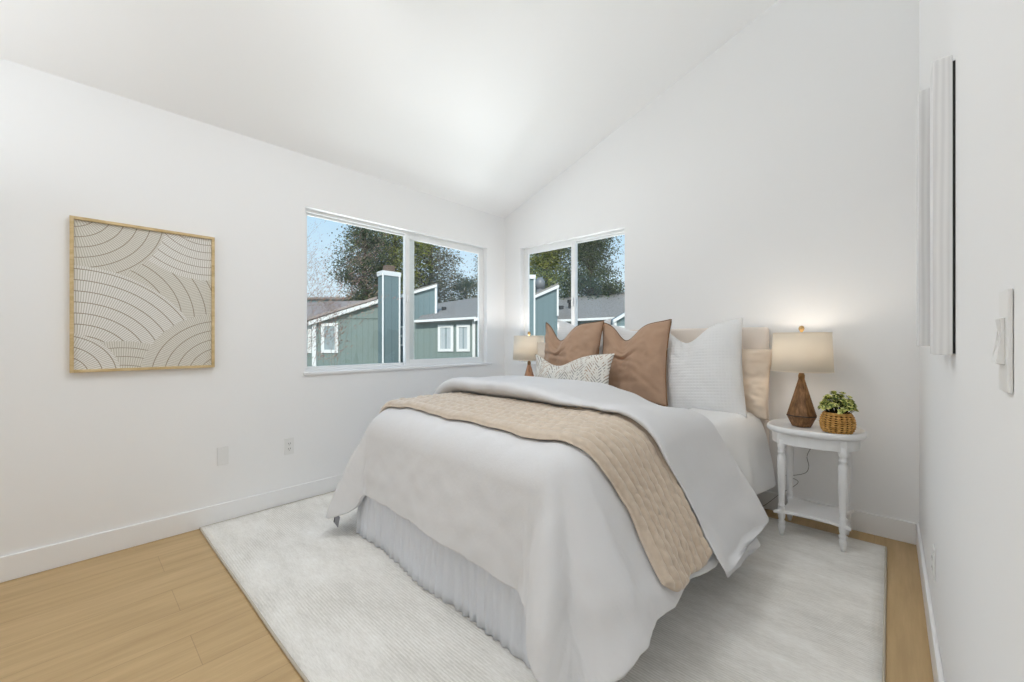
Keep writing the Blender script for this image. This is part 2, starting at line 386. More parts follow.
# ------------------------------------------------------------------ bed
BL, BA = (-1.645, 1.20, 0), -.05
W, L = .78, 2.07
bed = thing('bed', 'bed with linen headboard, white sheets and gathered white bed skirt on the rug', 'bed', BL, BA)
MB().box(-W + .03, W - .03, .03, L, .14, .40).build('box_spring', M['box'], bed, bevel=.02)
for x in (-.66, .66):
    for y in (.15, 1.9): MB().lathe([(.018, .013), (.022, .02), (.022, .15)], 12, (x, y)).build('leg', M['metal'], bed)
# mattress with rounded soft box
def softbox(hx, y0, y1, z0, z1, r, n=14, puff=.02, widen=0):
    mb = MB(); prof = []
    for k in range(n + 1): a = -PI / 2 + PI * k / n; prof.append((math.cos(a) ** .6, (math.sin(a) + 1) / 2))
    return prof
mb = MB()
def loop(inset, z, wid=0, N=96):
    pts = []
    hx, hy = W - inset, L / 2 - inset; r = max(.02, .09 - inset * .5)
    for k in range(N):
        t = 2 * PI * k / N; c, s_ = math.cos(t), math.sin(t); p = 7
        q = (abs(c) ** p + abs(s_) ** p) ** (-1 / p)
        x = hx * c * q; y = hy * s_ * q + L / 2
        x *= 1 + wid * (y / L)
        pts.append((x, y, z))
    return pts
rings = [loop(.04, .40), loop(.01, .42), loop(0, .46), loop(0, .60), loop(.01, .65, .03), loop(.035, .685, .03), loop(.08, .70, .03), loop(.3, .712, .03), loop(.6, .712)]
for rg in rings: pass
vs = [p for r_ in rings for p in r_]; N = 96
mb.add(vs, [(j * N + k, j * N + (k + 1) % N, (j + 1) * N + (k + 1) % N, (j + 1) * N + k) for j in range(len(rings) - 1) for k in range(N)] + [tuple(range(N))[::-1], tuple(range((len(rings) - 1) * N, len(rings) * N))])
mb.build('mattress', M['sheet'], bed, smooth=True)
# top sheet / blanket hanging at both sides by the head
for sgn in (1, -1):
    mb = MB(); nu, nv = 40, 26
    def f(i, j, sgn=sgn):
        b = 1.25 + (L - 1.25 + .01) * i / (nu - 1); t = j / (nv - 1)
        kx = .62 + .16 * (b / L)
        if t < .25: q = t / .25; x = (W - .26) + q * (kx + .075 - (W - .26)) ; z = .722 - .012 * q
        else:
            q = (t - .25) / .75; e = 1 - math.exp(-q * 9)
            x = kx + .075 + .045 * e + .075 * q; z = .71 - .03 * e - .45 * q
        x += .012 * math.sin(b * 19 + t * 2) * max(0, t - .3) + .02 * nz(b * 6, t * 3)*max(0,t-.25)
        return (sgn * x, b, z + .004 * nz(b * 9, t * 9))
    mb.grid(nu, nv, f); mb.build('hanging_sheet', M['sheet'], bed, smooth=True, solid=.008, sub=1)
# gathered skirt
mb = MB(); path = []
def skirt_pt(s):
    # s runs down the left side, across the foot, up the right side
    side, rc = L - .45, .05
    if s < side: return Vector((-W - .012, side - s + .0, 0)), Vector((-1, 0, 0))
    s -= side
    if s < 2 * W: return Vector((-W - .012 + s * (2 * W + .024) / (2 * W), -.012, 0)), Vector((0, -1, 0))
    s -= 2 * W
    return Vector((W + .012, s, 0)), Vector((1, 0, 0))
Stot = 2 * (L - .45) + 2 * W; ns, nt_ = 620, 10
def f(i, j):
    s = Stot * i / (ns - 1); p, n_ = skirt_pt(s); t = j / (nt_ - 1)
    g = .5 + .5 * nz(s * 1.7, 3); amp = (.003 + .003 * t) * (.2 + 1.4 * g)
    o = amp * math.sin(s * 120 + 9 * nz(s * 5, 1)) + .030 * t * t * (.3 + nz(s * 2.3, 9)) + .012 * t * nz(s * 9, 4) + .010 * t
    q = p + n_ * o
    return (q.x, q.y, .40 - t * (.40 - .016))
mb.grid(ns, nt_, f); mb.build('bed_skirt', M['skirt'], bed, smooth=True, solid=.003)
# headboard (square to the wall)
def w2b(x, y, z=0):
    c, s_ = math.cos(-BA), math.sin(-BA); dx, dy = x - BL[0], y - BL[1]
    return (dx * c - dy * s_, dx * s_ + dy * c, z)
hb = MB()
hbv = []
def rb(x0, x1, y0, y1, z0, z1):
    vs = [(x, y, z) for z in (z0, z1) for x, y in ((x0, y0), (x1, y0), (x1, y1), (x0, y1))]
    return [w2b(*v) for v in vs]
hb.add(rb(-2.38, -.625, 3.285, 3.372, .30, 1.298), [(3, 2, 1, 0), (4, 5, 6, 7), (0, 1, 5, 4), (1, 2, 6, 5), (2, 3, 7, 6), (3, 0, 4, 7)])
hb.build('headboard', M['hb'], bed, smooth=True, bevel=.022, seg=4)
for x in (-2.2, -.85): MB().add(rb(x - .03, x + .03, 3.31, 3.36, .001, .32), [(3, 2, 1, 0), (4, 5, 6, 7), (0, 1, 5, 4), (1, 2, 6, 5), (2, 3, 7, 6), (3, 0, 4, 7)]).build('headboard_leg', M['metal'], bed)

# ------------------------------------------------------------------ cloth draped on the bed (bed-local coordinates)
DW, DR, DH = .815, .17, .785
def drape(a, b, off=0.0, H=DH, lim=True, wave=1.0, ext=None):
    Ex, Ef, Elx = ext or (.715, .60, .60)
    Wi = DW - DR
    sx_ = 1 if a > 0 else -1
    ax = abs(a) - Wi if abs(a) > Wi else 0; by = DR - b if b < DR else 0
    top = H + .018 * nz(a * 2.2 + 3, b * 2.2) + .008 * nz(a * 6, b * 6) + .005 * nz(a * 13, b * 11, 3)
    if ax == 0 and by == 0: return Vector((a, b, top + off))
    EE = (Ex if sx_ > 0 else Elx)
    th = math.atan2(by, ax)                     # 0 side, pi/2 foot
    d = math.hypot(ax, by)
    if ax > 0 and by > 0:
        mx_ = max(ax / EE, by / Ef); th = math.atan2(by / Ef, ax / EE)
        D = EE + (Ef - EE) * sm(th / (PI / 2)) + ((.14 * math.sin(2 * th) ** 2) if sx_ > 0 else .22 * math.sin(2 * th) ** 1.2)
        d2 = mx_ * D; d = d2 if d > .02 else d
    fs = .50 if sx_ > 0 else .34
    ff = .13
    if ax > 0 and by > 0:
        k = sm(th / (PI / 2)); k = k ** 2.2
        fl = fs * (1 - k) + ff * k + (.10 if sx_ > 0 else .10) * math.sin(2 * th)
    else: fl = fs if by == 0 else ff
    if by == 0 and sx_ > 0: fl += .05 * sm((b - .5) / .8)
    pm = PI / 2 - fl; R = DR
    if d < R * pm: ph = d / R; out = R * math.sin(ph); dr = R * (1 - math.cos(ph)); nn = (math.sin(ph), math.cos(ph))
    else:
        l_ = d - R * pm; out = R * math.sin(pm) + l_ * math.cos(pm); dr = R * (1 - math.cos(pm)) + l_ * math.sin(pm); nn = (math.sin(pm), math.cos(pm))
    # folds grow towards the hem
    g = sm(dr / .55) * wave
    if ax > 0 and by > 0: wv = .050 * math.sin(th * 7.0 + .6) * math.sin(2 * th) + .020 * math.sin(th * 13 + 1)*math.sin(2 * th)
    elif by == 0: wv = .016 * math.sin(b * 8.5 + 1.2) + .008 * math.sin(b * 21)
    else: wv = .010 * math.sin(a * 4.2 + .5) + .012 * nz(a * 3, 4)
    out += g * wv + (.007 if ax == 0 else .018) * g * nz(a * 5, b * 5, 2) + .008 * g * nz(a * 12, b * 12, 4)
    if ax > 0 and by > 0:
        nx, ny = math.cos(th), math.sin(th)
    else: nx, ny = (1, 0) if by == 0 else (0, 1)
    px = (sx_ * Wi if ax > 0 else a) + sx_ * nx * out
    py = (DR if by > 0 else b) - ny * out
    pz = top - dr
    return Vector((px + sx_ * nx * nn[0] * off, py - ny * nn[0] * off, pz + nn[1] * off))

duvet = thing('duvet', 'fluffy white duvet spread on the bed with its top folded back', 'duvet', BL, BA)
mb = MB(); A0, A1 = -(DW - DR + .60), DW - DR + .715; B0, B1 = DR - .60, .82
na, nb = 190, 130
def f(i, j):
    a = A0 + (A1 - A0) * i / (na - 1); b = B0 + (B1 - B0) * j / (nb - 1)
    if a > DW - DR: a = DW - DR + (a - DW + DR) * (1 - .03 * sm((b - .35) / .4))
    p = drape(a, b)
    e = min(i, na - 1 - i, j) / 3
    if e < 1: p.z += .006 * nz(i * .8, j * .8, 3)
    return tuple(p)
mb.grid(na, nb, f); mb.build('duvet_cover', M['duvet'], duvet, smooth=True, solid=.022, solid_off=0, sub=1)

# folded-back top layer: closed puffy loft
def fold_loft(name, bA, bB, aL, aR, thick, m, base_off, hemdrop=0, seed=0):
    mb = MB(); nr, na2 = 44, 150
    def ring_pt(i, k):
        a = aL + (aR - aL) * i / (na2 - 1)
        t = (a - aL) / (aR - aL)
        endp = min(1, max(0.0, (1 - t) / .10)) ** .5 * min(1, max(0.0, t / .10)) ** .5
        sd = sm((a - DW + .15) / .5)
        th = thick * (1 - .55 * sm((a + .1) / .6)) * (1 - .70 * sd) * (.12 + .88 * endp)
        ph = 2 * PI * k / nr
        c, s_ = math.cos(ph), math.sin(ph)
        bc = (bA + bB) / 2; hb_ = (bB - bA) / 2
        bb = bc + hb_ * math.copysign(abs(c) ** .55, c) + sd * (.02 + .03 * nz(a * 3, k * .1, seed))
        bb += .06 * sd * (1 if seed == 0 else 0) * (1 - (c + 1) / 2)
        bb += .012 * nz(a * 5, 2 + seed) * (1 if c > 0 else -1)
        hh = (.5 + .5 * math.copysign(abs(s_) ** .75, s_))
        off = base_off + (.046 if seed == 0 else 0) * (1 - sm((bb - bA) / .30)) + th * hh
        off += (.016 * nz(a * 3.2, bb * 3.2, 5 + seed) + .006 * nz(a * 9, bb * 9, 6)) * hh
        # keep shoulders higher near the foot-side edge
        p = drape(a, max(bb, DR + .001), off, wave=.9)
        p.z -= .055 * sm((a - .15) / .45) * sm((bb - .84) / .45) * (1 - .6 * sd)
        if i >= na2 - 3: p.z += .012 * nz(k * .9, seed, i)
        return tuple(p)
    mb.grid(nr, na2, lambda k, i: ring_pt(i, k), close_u=True)
    n0 = 0; mb.f.append(tuple(range(nr))[::-1]); mb.f.append(tuple(range((na2 - 1) * nr, na2 * nr)))
    return mb.build(name, m, duvet, smooth=True, sub=1)
fold_loft('folded_layer', .595, 1.42, -(DW - DR + .56), DW - DR + .73, .125, M['duvet'], .012)
fold_loft('lining_layer', .80, 1.26, DW - DR + .42, DW - DR + .79, .02, M['duvet'], -.022, seed=3)
# care tag on the left foot corner
p = drape(A0, B0); q = p + Vector((.012, -.016, .0))
tg = MB().box(-.026, .026, -.001, .001, -.075, .012); o = tg.build('care_tag', mat('grey_label', (.32, .32, .35), .7), duvet, loc=tuple(q)); o.rotation_euler = (0.1, .45, .15); o['label'] = 'small grey fabric tag with a black edge'
o2 = MB().box(-.029, -.020, -.0015, .0015, -.075, .012).build('tag_edge', M['dark'], o)

# ------------------------------------------------------------------ quilted throw
throw = thing('throw_blanket', 'tan quilted throw folded across the lower half of the white duvet', 'throw', BL, BA)
mb = MB(); na, nb = 420, 110
ta0, ta1 = -(DW - DR + .19), DW - DR + .685; tb0, tb1 = .13, .675
def tf(i, j, sgn):
    a = ta0 + (ta1 - ta0) * i / (na - 1); t = j / (nb - 1); b = tb0 + (tb1 - tb0) * t
    sd = sm((a - DW + .35) / .65)
    b += sd * .17 * (1 - t) + .01 * (1 - t) * nz(a * 2.5, 1)
    # rounded hem corners
    e = min(t, 1 - t); ea = (ta1 - a)
    cell = .055
    row = t * (tb1 - tb0) / .062; colm = a / cell
    qh = abs(math.sin(PI * row)) ** .6 * (.74 + .26 * abs(math.sin(PI * (colm + .5 * (math.floor(row) % 2)))) ** .7)
    edge = max(0, min(1, e / .045, (a - ta0) / .03, (ta1 - a) / .03)); edge = math.sqrt(max(0, 1 - (1 - edge) ** 2))
    th = (.010 + .022 * qh * min(1, t / .10) + .012 * (1 - min(1, t / .10)) + .003 * nz(a * 14, b * 14)) * edge
    off = .013 + (.014 + th if sgn > 0 else .014 - .010 * edge)
    a2 = a - (.10 * (1 - t) ** 2 * 0)
    if ea < .09: a2 -= .05 * (1 - ea / .09) * (abs(2 * t - 1) ** 4)
    return tuple(drape(a2, max(b, .02), off, wave=1.0))
mb.grid(na, nb, lambda i, j: tf(i, j, 1)); nvv = len(mb.v); mb.grid(na, nb, lambda i, j: tf(i, j, -1))
bd = [i for i in range(na)] + [j * na + na - 1 for j in range(1, nb)] + [(nb - 1) * na + i for i in range(na - 2, -1, -1)] + [j * na for j in range(nb - 2, 0, -1)]
for k in range(len(bd)): a_, b_ = bd[k], bd[(k + 1) % len(bd)]; mb.f.append((a_, b_, b_ + nvv, a_ + nvv))
mb.build('quilted_cotton', M['throw'], throw, smooth=True)

# ------------------------------------------------------------------ pillows
def pillow(name, label, w, h, th, m, loc, rz=0, lean=.25, roll=0, ear=.10, chop=0, chop_u=0, chop_w=.5, piping=None, seed=0, group=None, wr=.006, crease=0):
    root = thing(name, label, 'pillow', loc, 0, group); root.rotation_euler = (-lean, roll, rz)
    n = 46
    def P(i, j, side):
        u = -1 + 2 * i / (n - 1); v = -1 + 2 * j / (n - 1)
        x = u * w / 2 * (1 - ear * (1 - v * v) ** 1.0); z = v * h / 2 * (1 - ear * (1 - u * u) ** 1.0)
        t = (max(0, 1 - abs(u) ** 2.4) ** .55) * (max(0, 1 - abs(v) ** 2.4) ** .55) * th / 2
        if chop:
            g = math.exp(-((u - chop_u) / chop_w) ** 2) - .0
            k = sm((v + .3) / 1.3)
            z -= chop * g * k
            t *= 1 - .35 * math.exp(-((u - chop_u) / (chop_w * .45)) ** 2) * k
        t += (wr * nz(u * 3 + seed, v * 3, side) + wr * .5 * nz(u * 8 + seed, v * 8, side * 2)) * min(1, t / .03)
        if crease:
            for cx_, cz_, dx_, dz_, am in ((chop_u - .1, .15, .9, .25, .020), (chop_u + .1, .1, -.9, .35, .014), (.5, -.5, .7, -.5, .010), (.1, -.55, .8, .1, .010)):
                q_ = (u - cx_) * -dz_ + (v - cz_) * dx_; l_ = (u - cx_) * dx_ + (v - cz_) * dz_
                t -= am * math.exp(-(q_ / .05) ** 2) * math.exp(-(l_ / .45) ** 2) * min(1, t / .03); t += am * .6 * math.exp(-((q_ - .12) / .07) ** 2) * math.exp(-(l_ / .45) ** 2) * min(1, t / .03)
        sag = .02 * (1 - u * u) * 0
        return (x, side * t, z + h / 2 - sag)
    mb = MB(); mb.grid(n, n, lambda i, j: P(i, j, -1)); k0 = len(mb.v); mb.grid(n, n, lambda i, j: P(i, j, 1))
    o = mb.build('pillow_cover', m, root, smooth=True)
    bm = bmesh.new(); bm.from_mesh(o.data); bmesh.ops.remove_doubles(bm, verts=bm.verts, dist=.0005); bmesh.ops.recalc_face_normals(bm, faces=bm.faces); bm.to_mesh(o.data); bm.free()
    o.data.polygons.foreach_set('use_smooth', [True] * len(o.data.polygons))
    if piping:
        ring_ = [P(i, 0, 1) for i in range(n)] + [P(n - 1, j, 1) for j in range(1, n)] + [P(i, n - 1, 1) for i in range(n - 2, -1, -1)] + [P(0, j, 1) for j in range(n - 2, 0, -1)]
        MB().tube(ring_, .0045, 6, closed=True).build('piping', piping, root, smooth=True)
    return root
# rear row against the headboard: cream pillows at the ends, white shams
pillow('cream_pillow', 'wrinkled cream pillow behind the white waffle sham, next to the lit lamp', .66, .48, .15, M['cream'], (-.93, 3.20, .685), roll=.06, lean=.06, ear=.05, seed=3, wr=.025, crease=1)
pillow('cream_pillow', 'pale cream pillow edge at far left of the bed beside the window lamp', .62, .45, .09, M['cream'], (-2.165, 2.99, .74), lean=.10, ear=.03, seed=8, wr=.012)
pillow('pillow_sham', 'white waffle square pillow nearest the lit bedside lamp', .58, .685, .20, M['waffle'], (-.98, 3.03, .665), rz=.04, lean=.17, roll=-.075, ear=.06, chop=.13, chop_u=-.30, chop_w=.45, seed=1)
pillow('pillow_sham', 'white square pillow standing behind the two brown pillows, in the middle', .58, .65, .18, M['waffle'], (-1.545, 3.14, .705), lean=.10, ear=.06, chop=.05, seed=5)
pillow('pillow_sham', 'white square pillow peeking out above the left brown pillow', .58, .70, .18, M['waffle'], (-2.07, 3.13, .705), lean=.10, ear=.06, chop=.08, chop_u=.1, seed=6)
pillow('brown_pillow', 'brown linen pillow on the right, beside the white waffle pillow', .56, .64, .19, M['brown'], (-1.452, 2.90, .725), rz=.05, lean=.16, roll=-.01, ear=.09, chop=.13, chop_u=-.22, chop_w=.36, piping=M['brown_dark'], seed=2, wr=.018, crease=1)
pillow('brown_pillow', 'brown linen pillow on the left, above the left half of the patterned cushion', .60, .61, .19, M['brown'], (-2.005, 2.85, .765), rz=-.02, lean=.13, roll=.02, ear=.09, chop=.15, chop_u=-.38, chop_w=.36, piping=M['brown_dark'], seed=4, wr=.018, crease=1)
pillow('lumbar_cushion', 'small cream cushion with a broken chevron pattern in front of the brown pillows', .74, .36, .15, M['lumbar'], (-1.865, 2.66, .755), rz=.03, lean=.20, ear=.08, chop=.10, chop_u=-.35, chop_w=.5, seed=7)['category'] = 'cushion'

# ------------------------------------------------------------------ nightstands
def nightstand(loc, label):
    r = thing('nightstand', label, 'nightstand', loc, 0, None)
    n = 64; ax, ay = .245, .215
    def el(t, k=1.0, p=2.4):
        c, s_ = math.cos(t), math.sin(t); return (ax * k * math.copysign(abs(c) ** (2 / p), c), ay * k * math.copysign(abs(s_) ** (2 / p), s_))
    mb = MB(); rings = []
    for k, z in ((.90, .640), (.97, .643), (1.0, .652), (1.0, .664), (.985, .674), (.95, .679), (.915, .675), (.905, .664), (.5, .664), (.02, .664)):
        rings.append([(*el(2 * PI * i / n, k), z) for i in range(n)])
    vs = [p for q in rings for p in q]
    mb.add(vs, [(j * n + i, j * n + (i + 1) % n, (j + 1) * n + (i + 1) % n, (j + 1) * n + i) for j in range(len(rings) - 1) for i in range(n)] + [tuple(range(n))[::-1], tuple(range((len(rings) - 1) * n, len(rings) * n))])
    mb.build('table_top', M['paint'], r, smooth=True)
    mb = MB(); rr = [[(*el(2 * PI * i / n, .88), z) for i in range(n)] for z in (.575, .642)]
    mb.add(rr[0] + rr[1], [(i, (i + 1) % n, n + (i + 1) % n, n + i) for i in range(n)] + [tuple(range(n))[::-1], tuple(range(n, 2 * n))])
    mb.build('apron', M['paint'], r, bevel=.003)
    prof = [(.009, .012), (.013, .03), (.019, .06), (.021, .072), (.014, .082), (.020, .090), (.021, .10), (.013, .108), (.017, .115), (.020, .135), (.020, .175), (.014, .182), (.019, .19), (.019, .198), (.013, .206),
            (.0165, .23), (.021, .36), (.0235, .46), (.022, .495), (.014, .508), (.021, .518), (.021, .528), (.014, .536), (.020, .546), (.023, .555), (.023, .60)]
    for x in (-1, 1):
        for y in (-1, 1):
            MB().lathe(prof, 20, (x * .147, y * .138)).build('leg', M['paint'], r, smooth=True)
            MB().box(x * .147 - .021, x * .147 + .021, y * .138 - .021, y * .138 + .021, .57, .645).build('leg_block', M['paint'], r, bevel=.003)
    # shelf with concave edges between pointed corners
    pts = []
    cx, cy = .185, .175
    cor = [(-cx, -cy), (cx, -cy), (cx, cy), (-cx, cy)]
    for q in range(4):
        a, b = Vector(cor[q]), Vector(cor[(q + 1) % 4]); nrm = -((a + b) / 2).normalized()
        for k in range(12):
            t = k / 12; e = sm(min(t, 1 - t) * 6)
            p = a.lerp(b, t) + nrm * (-.045 * -1) * math.sin(PI * t) ** .8
            pts.append((p.x, p.y))
    MB().prism(pts, lambda x, y: (x, y, .148), lambda x, y: (x, y, .166)).build('shelf', M['paint'], r, bevel=.003)
    return r
ns = nightstand((-.341, 3.10, 0), 'white oval nightstand with turned legs to the right of the bed')
dup(ns, (-2.70, 3.10, 0), 'white nightstand mostly hidden behind the left side of the bed')

def lamp(loc, label, wood):
    r = thing('table_lamp', label, 'lamp', loc, 0)
    rot = PI / 8 + .1
    MB().lathe([(.048, .0), (.053, .003), (.082, .066), (.084, .070), (.082, .074), (.019, .292), (.017, .300)], 8, rot=rot).build('lamp_base', wood, r, bevel=.0015)
    MB().lathe([(.0832, .067), (.0845, .070), (.0832, .073)], 8, rot=rot, cap=False).build('waist_line', M['dark'], r)
    MB().lathe([(.017, .296), (.018, .32), (.014, .33), (.014, .365), (.006, .37), (.006, .40)], 16).build('neck', M['lampneck'], r, smooth=True)
    sh = MB().lathe([(.161, .347), (.151, .585)], 64, cap=False).build('lamp_shade', M['shade'], r, smooth=True, solid=.002)
    for z, rr in ((.347, .1615), (.585, .1515)):
        MB().tube([(rr * math.cos(2 * PI * k / 64), rr * math.sin(2 * PI * k / 64), z) for k in range(64)], .003, 6, closed=True).build('shade_rim', M['shade'], sh, smooth=True)
    sp = MB()
    for k in range(3): a = 2 * PI * k / 3 + .4; sp.tube([(0, 0, .572), (.151 * math.cos(a), .151 * math.sin(a), .581)], .002, 6)
    sp.tube([(0, 0, .39), (.04, 0, .43), (.045, 0, .50), (0, 0, .572), (-.045, 0, .50), (-.04, 0, .43), (0, 0, .39)], .002, 6)
    sp.build('harp', M['brass'], r, smooth=True)
    MB().lathe([(.004, .57), (.006, .592), (.012, .60), (.0165, .613), (.012, .626), (.003, .631)], 16).build('finial', M['brass'], r, smooth=True)
    MB().lathe([(.012, .40), (.016, .42), (.028, .455), (.030, .48), (.022, .505), (.004, .515)], 16).build('bulb', M['bulb'], r, smooth=True)
    return r
lp = lamp((-.408, 3.12, .665), 'lit table lamp with faceted dark wood base on the right nightstand', M['lampwood'])
lamp((-2.65, 3.12, .665), 'lit table lamp with pale shade in the window corner left of the bed', M['lampwood2'])
light('bedside_bulb', 'POINT', (-.408, 3.12, 1.205), 2.3, (1, .90, .78), shadow_soft_size=.03)
light('window_bulb', 'POINT', (-2.65, 3.12, 1.205), 9, (1, .94, .88), shadow_soft_size=.03)

# ------------------------------------------------------------------ plant in wicker basket
pl = thing('potted_plant', 'small green succulent plant in a round woven wicker basket on the nightstand', 'plant', (-.2255, 3.04, .665), 0)
mb = MB(); prof = [(.050, .001), (.068, .012), (.076, .038), (.0775, .060), (.073, .090), (.062, .112), (.058, .116), (.054, .108)]
mb.lathe([(max(.01, r_ - .004), z) for r_, z in prof], 48)
mb.build('weave_gap_shade', mat('painted_gap_shade', (.10, .045, .012), .8), pl, smooth=True)  # dark inner body paints the shade in the gaps between wicker strands
mb = MB()
def prof_r(z):
    for (r0, z0), (r1, z1) in zip(prof, prof[1:]):
        if z0 <= z <= z1: return r0 + (r1 - r0) * (z - z0) / (z1 - z0)
    return prof[5][0]
for zi in range(9):
    z = .009 + .0123 * zi; rr = prof_r(z); NK = 144
    cols = [.5 + .5 * math.cos(2 * PI * k / NK * 18) for k in range(NK)]
    mb.tube([((rr + .0030 * c_) * math.cos(2 * PI * k / NK), (rr + .0030 * c_) * math.sin(2 * PI * k / NK), z) for k, c_ in enumerate(cols)], [.0024 + .0042 * c_ ** .5 for c_ in cols], 7, closed=True)
mb.tube([(.062 * math.cos(2 * PI * k / 64), .062 * math.sin(2 * PI * k / 64), .115) for k in range(64)], .006, 8, closed=True)
mb.build('basket', M['wicker'], pl, smooth=True)
MB().lathe([(.061, .094), (.045, .106), (.01, .110)], 24).build('soil', M['soil'], pl, smooth=True)
mb = MB(); st = MB()
for q in range(95):
    a = random.uniform(0, 2 * PI); rr = .078 * math.sqrt(random.random()); zc = .130 + .100 * (1 - (rr / .085) ** 2) * random.uniform(.15, 1) + random.uniform(-.01, .02)
    c = Vector((rr * 1.05 * math.cos(a), rr * 1.05 * math.sin(a), zc)); axd = (c - Vector((0, 0, .08))).normalized()
    st.tube([(c.x * .3, c.y * .3, .095), tuple(c)], .0014, 5)
    for k in range(13):
        ph = k * 2.4; el_ = .25 + k * .09
        t1 = axd.orthogonal().normalized(); t2 = axd.cross(t1)
        d = (t1 * math.cos(ph) + t2 * math.sin(ph)) * math.cos(el_) + axd * math.sin(el_)
        ln = .023 - .0007 * k; wd = .0075; s_ = d.cross(axd).normalized(); up = s_.cross(d)
        b0 = c; mid = c + d * ln * .6 + up * .002; tip = c + d * ln
        mb.add([b0, mid + s_ * wd, tip, mid - s_ * wd, mid + up * .003, mid - up * .003], [(0, 1, 4), (1, 2, 4), (2, 3, 4), (3, 0, 4), (0, 5, 1), (1, 5, 2), (2, 5, 3), (3, 5, 0)])
mb.build('foliage', M['leaf'], pl); st.build('stem', M['soil'], pl)

# lamp cord behind the nightstand
cp = [(-.40, 3.30, .56), (-.37, 3.355, .52), (-.395, 3.365, .47), (-.41, 3.365, .42), (-.40, 3.365, .36), (-.42, 3.365, .31), (-.50, 3.365, .275), (-.53, 3.365, .27), (-.47, 3.36, .255), (-.46, 3.36, .235), (-.50, 3.36, .19), (-.56, 3.35, .14), (-.66, 3.34, .03), (-.72, 3.33, .02), (-.74, 3.30, .02), (-.68, 3.28, .02), (-.63, 3.31, .02)]
def catmull(P, n=6):
    P = [Vector(p) for p in P]; out = []
    for i in range(len(P) - 1):
        p0, p1, p2, p3 = P[max(i - 1, 0)], P[i], P[i + 1], P[min(i + 2, len(P) - 1)]
        for k in range(n):
            t = k / n; out.append(.5 * ((2 * p1) + (-p0 + p2) * t + (2 * p0 - 5 * p1 + 4 * p2 - p3) * t * t + (-p0 + 3 * p1 - 3 * p2 + p3) * t ** 3))
    out.append(P[-1]); return out
tag(MB().tube(catmull(cp), .002, 6).build('power_cord', mat('clear_grey_cord', (.22, .21, .20), .4), smooth=True), 'thin grey lamp cord hanging down the wall behind the right nightstand', 'cord')

# ------------------------------------------------------------------ framed wall art (left wall)
def art_mat():
    m = mat('carved_fan_panel', (.7, .66, .58), .8, spec=.15); n, l, b = nodes(m)
    s = n.new('ShaderNodeSeparateXYZ'); l.new(coord(m), s.inputs[0]); Y, Z = s.outputs['Y'], s.outputs['Z']
    line = ang0 = None
    # fans: (cy, cz, radius, ring width) in the panel's own metres, later ones lie on top
    fans = [(.10, .30, 9, .062, 0), (.58, .98, .42, .048, 1), (.0, .90, .40, .055, 0), (.02, .02, .56, .060, 1), (.20, -.27, .44, .050, 0), (.68, -.05, .40, .058, 0), (-.04, -.02, .24, .055, 1)]
    tone = None
    for i, (cy, cz, R, rw, tn) in enumerate(fans):
        dy = mth(m, 'SUBTRACT', Y, cy); dz = mth(m, 'SUBTRACT', Z, cz)
        r_ = mth(m, 'SQRT', mth(m, 'ADD', mth(m, 'MULTIPLY', dy, dy), mth(m, 'MULTIPLY', dz, dz)))
        an = mth(m, 'ARCTAN2', dz, dy)
        rq = mth(m, 'DIVIDE', r_, rw); fr = mth(m, 'FRACT', rq); ri = mth(m, 'FLOOR', rq)
        ringl = mth(m, 'LESS_THAN', fr, .075)
        cnt = mth(m, 'MULTIPLY', mth(m, 'ADD', ri, .6), rw / .0100)
        ra = mth(m, 'FRACT', mth(m, 'ADD', mth(m, 'MULTIPLY', an, cnt), mth(m, 'MULTIPLY', ri, .37)))
        rad = mth(m, 'MULTIPLY', mth(m, 'LESS_THAN', ra, .36), .55)
        v = mth(m, 'MAXIMUM', ringl, rad)
        inside = mth(m, 'LESS_THAN', r_, R)
        if line is None: line = v; tone = mth(m, 'ADD', tn, 0.0)
        else:
            line = mth(m, 'ADD', mth(m, 'MULTIPLY', v, inside), mth(m, 'MULTIPLY', line, mth(m, 'SUBTRACT', 1, inside)))
            tone = mth(m, 'ADD', mth(m, 'MULTIPLY', inside, tn), mth(m, 'MULTIPLY', tone, mth(m, 'SUBTRACT', 1, inside)))
    setcol(m, mixc(m, line, mixc(m, tone, (.72, .70, .635), (.80, .785, .745)), (.34, .29, .22)))
    bump(m, mth(m, 'SUBTRACT', 1, line), .4, .003); return m
ay0, ay1, az0, az1 = .0, .64, 1.029, 1.872
art = thing('framed_art', 'carved fan-pattern panel in a thin pale wood frame on the left wall', 'wall art', (XL, ay0, az0))
fw, fd = .016, .034
fr = MB()
aw, ah = ay1 - ay0, az1 - az0
fr.box(.001, fd, 0, fw, 0, ah).box(.001, fd, aw - fw, aw, 0, ah).box(.001, fd, fw, aw - fw, 0, fw).box(.001, fd, fw, aw - fw, ah - fw, ah)
fr.build('frame', M['frame_wood'], art, bevel=.0015)
MB().box(.004, .020, fw, aw - fw, fw, ah - fw).build('panel', art_mat(), art)

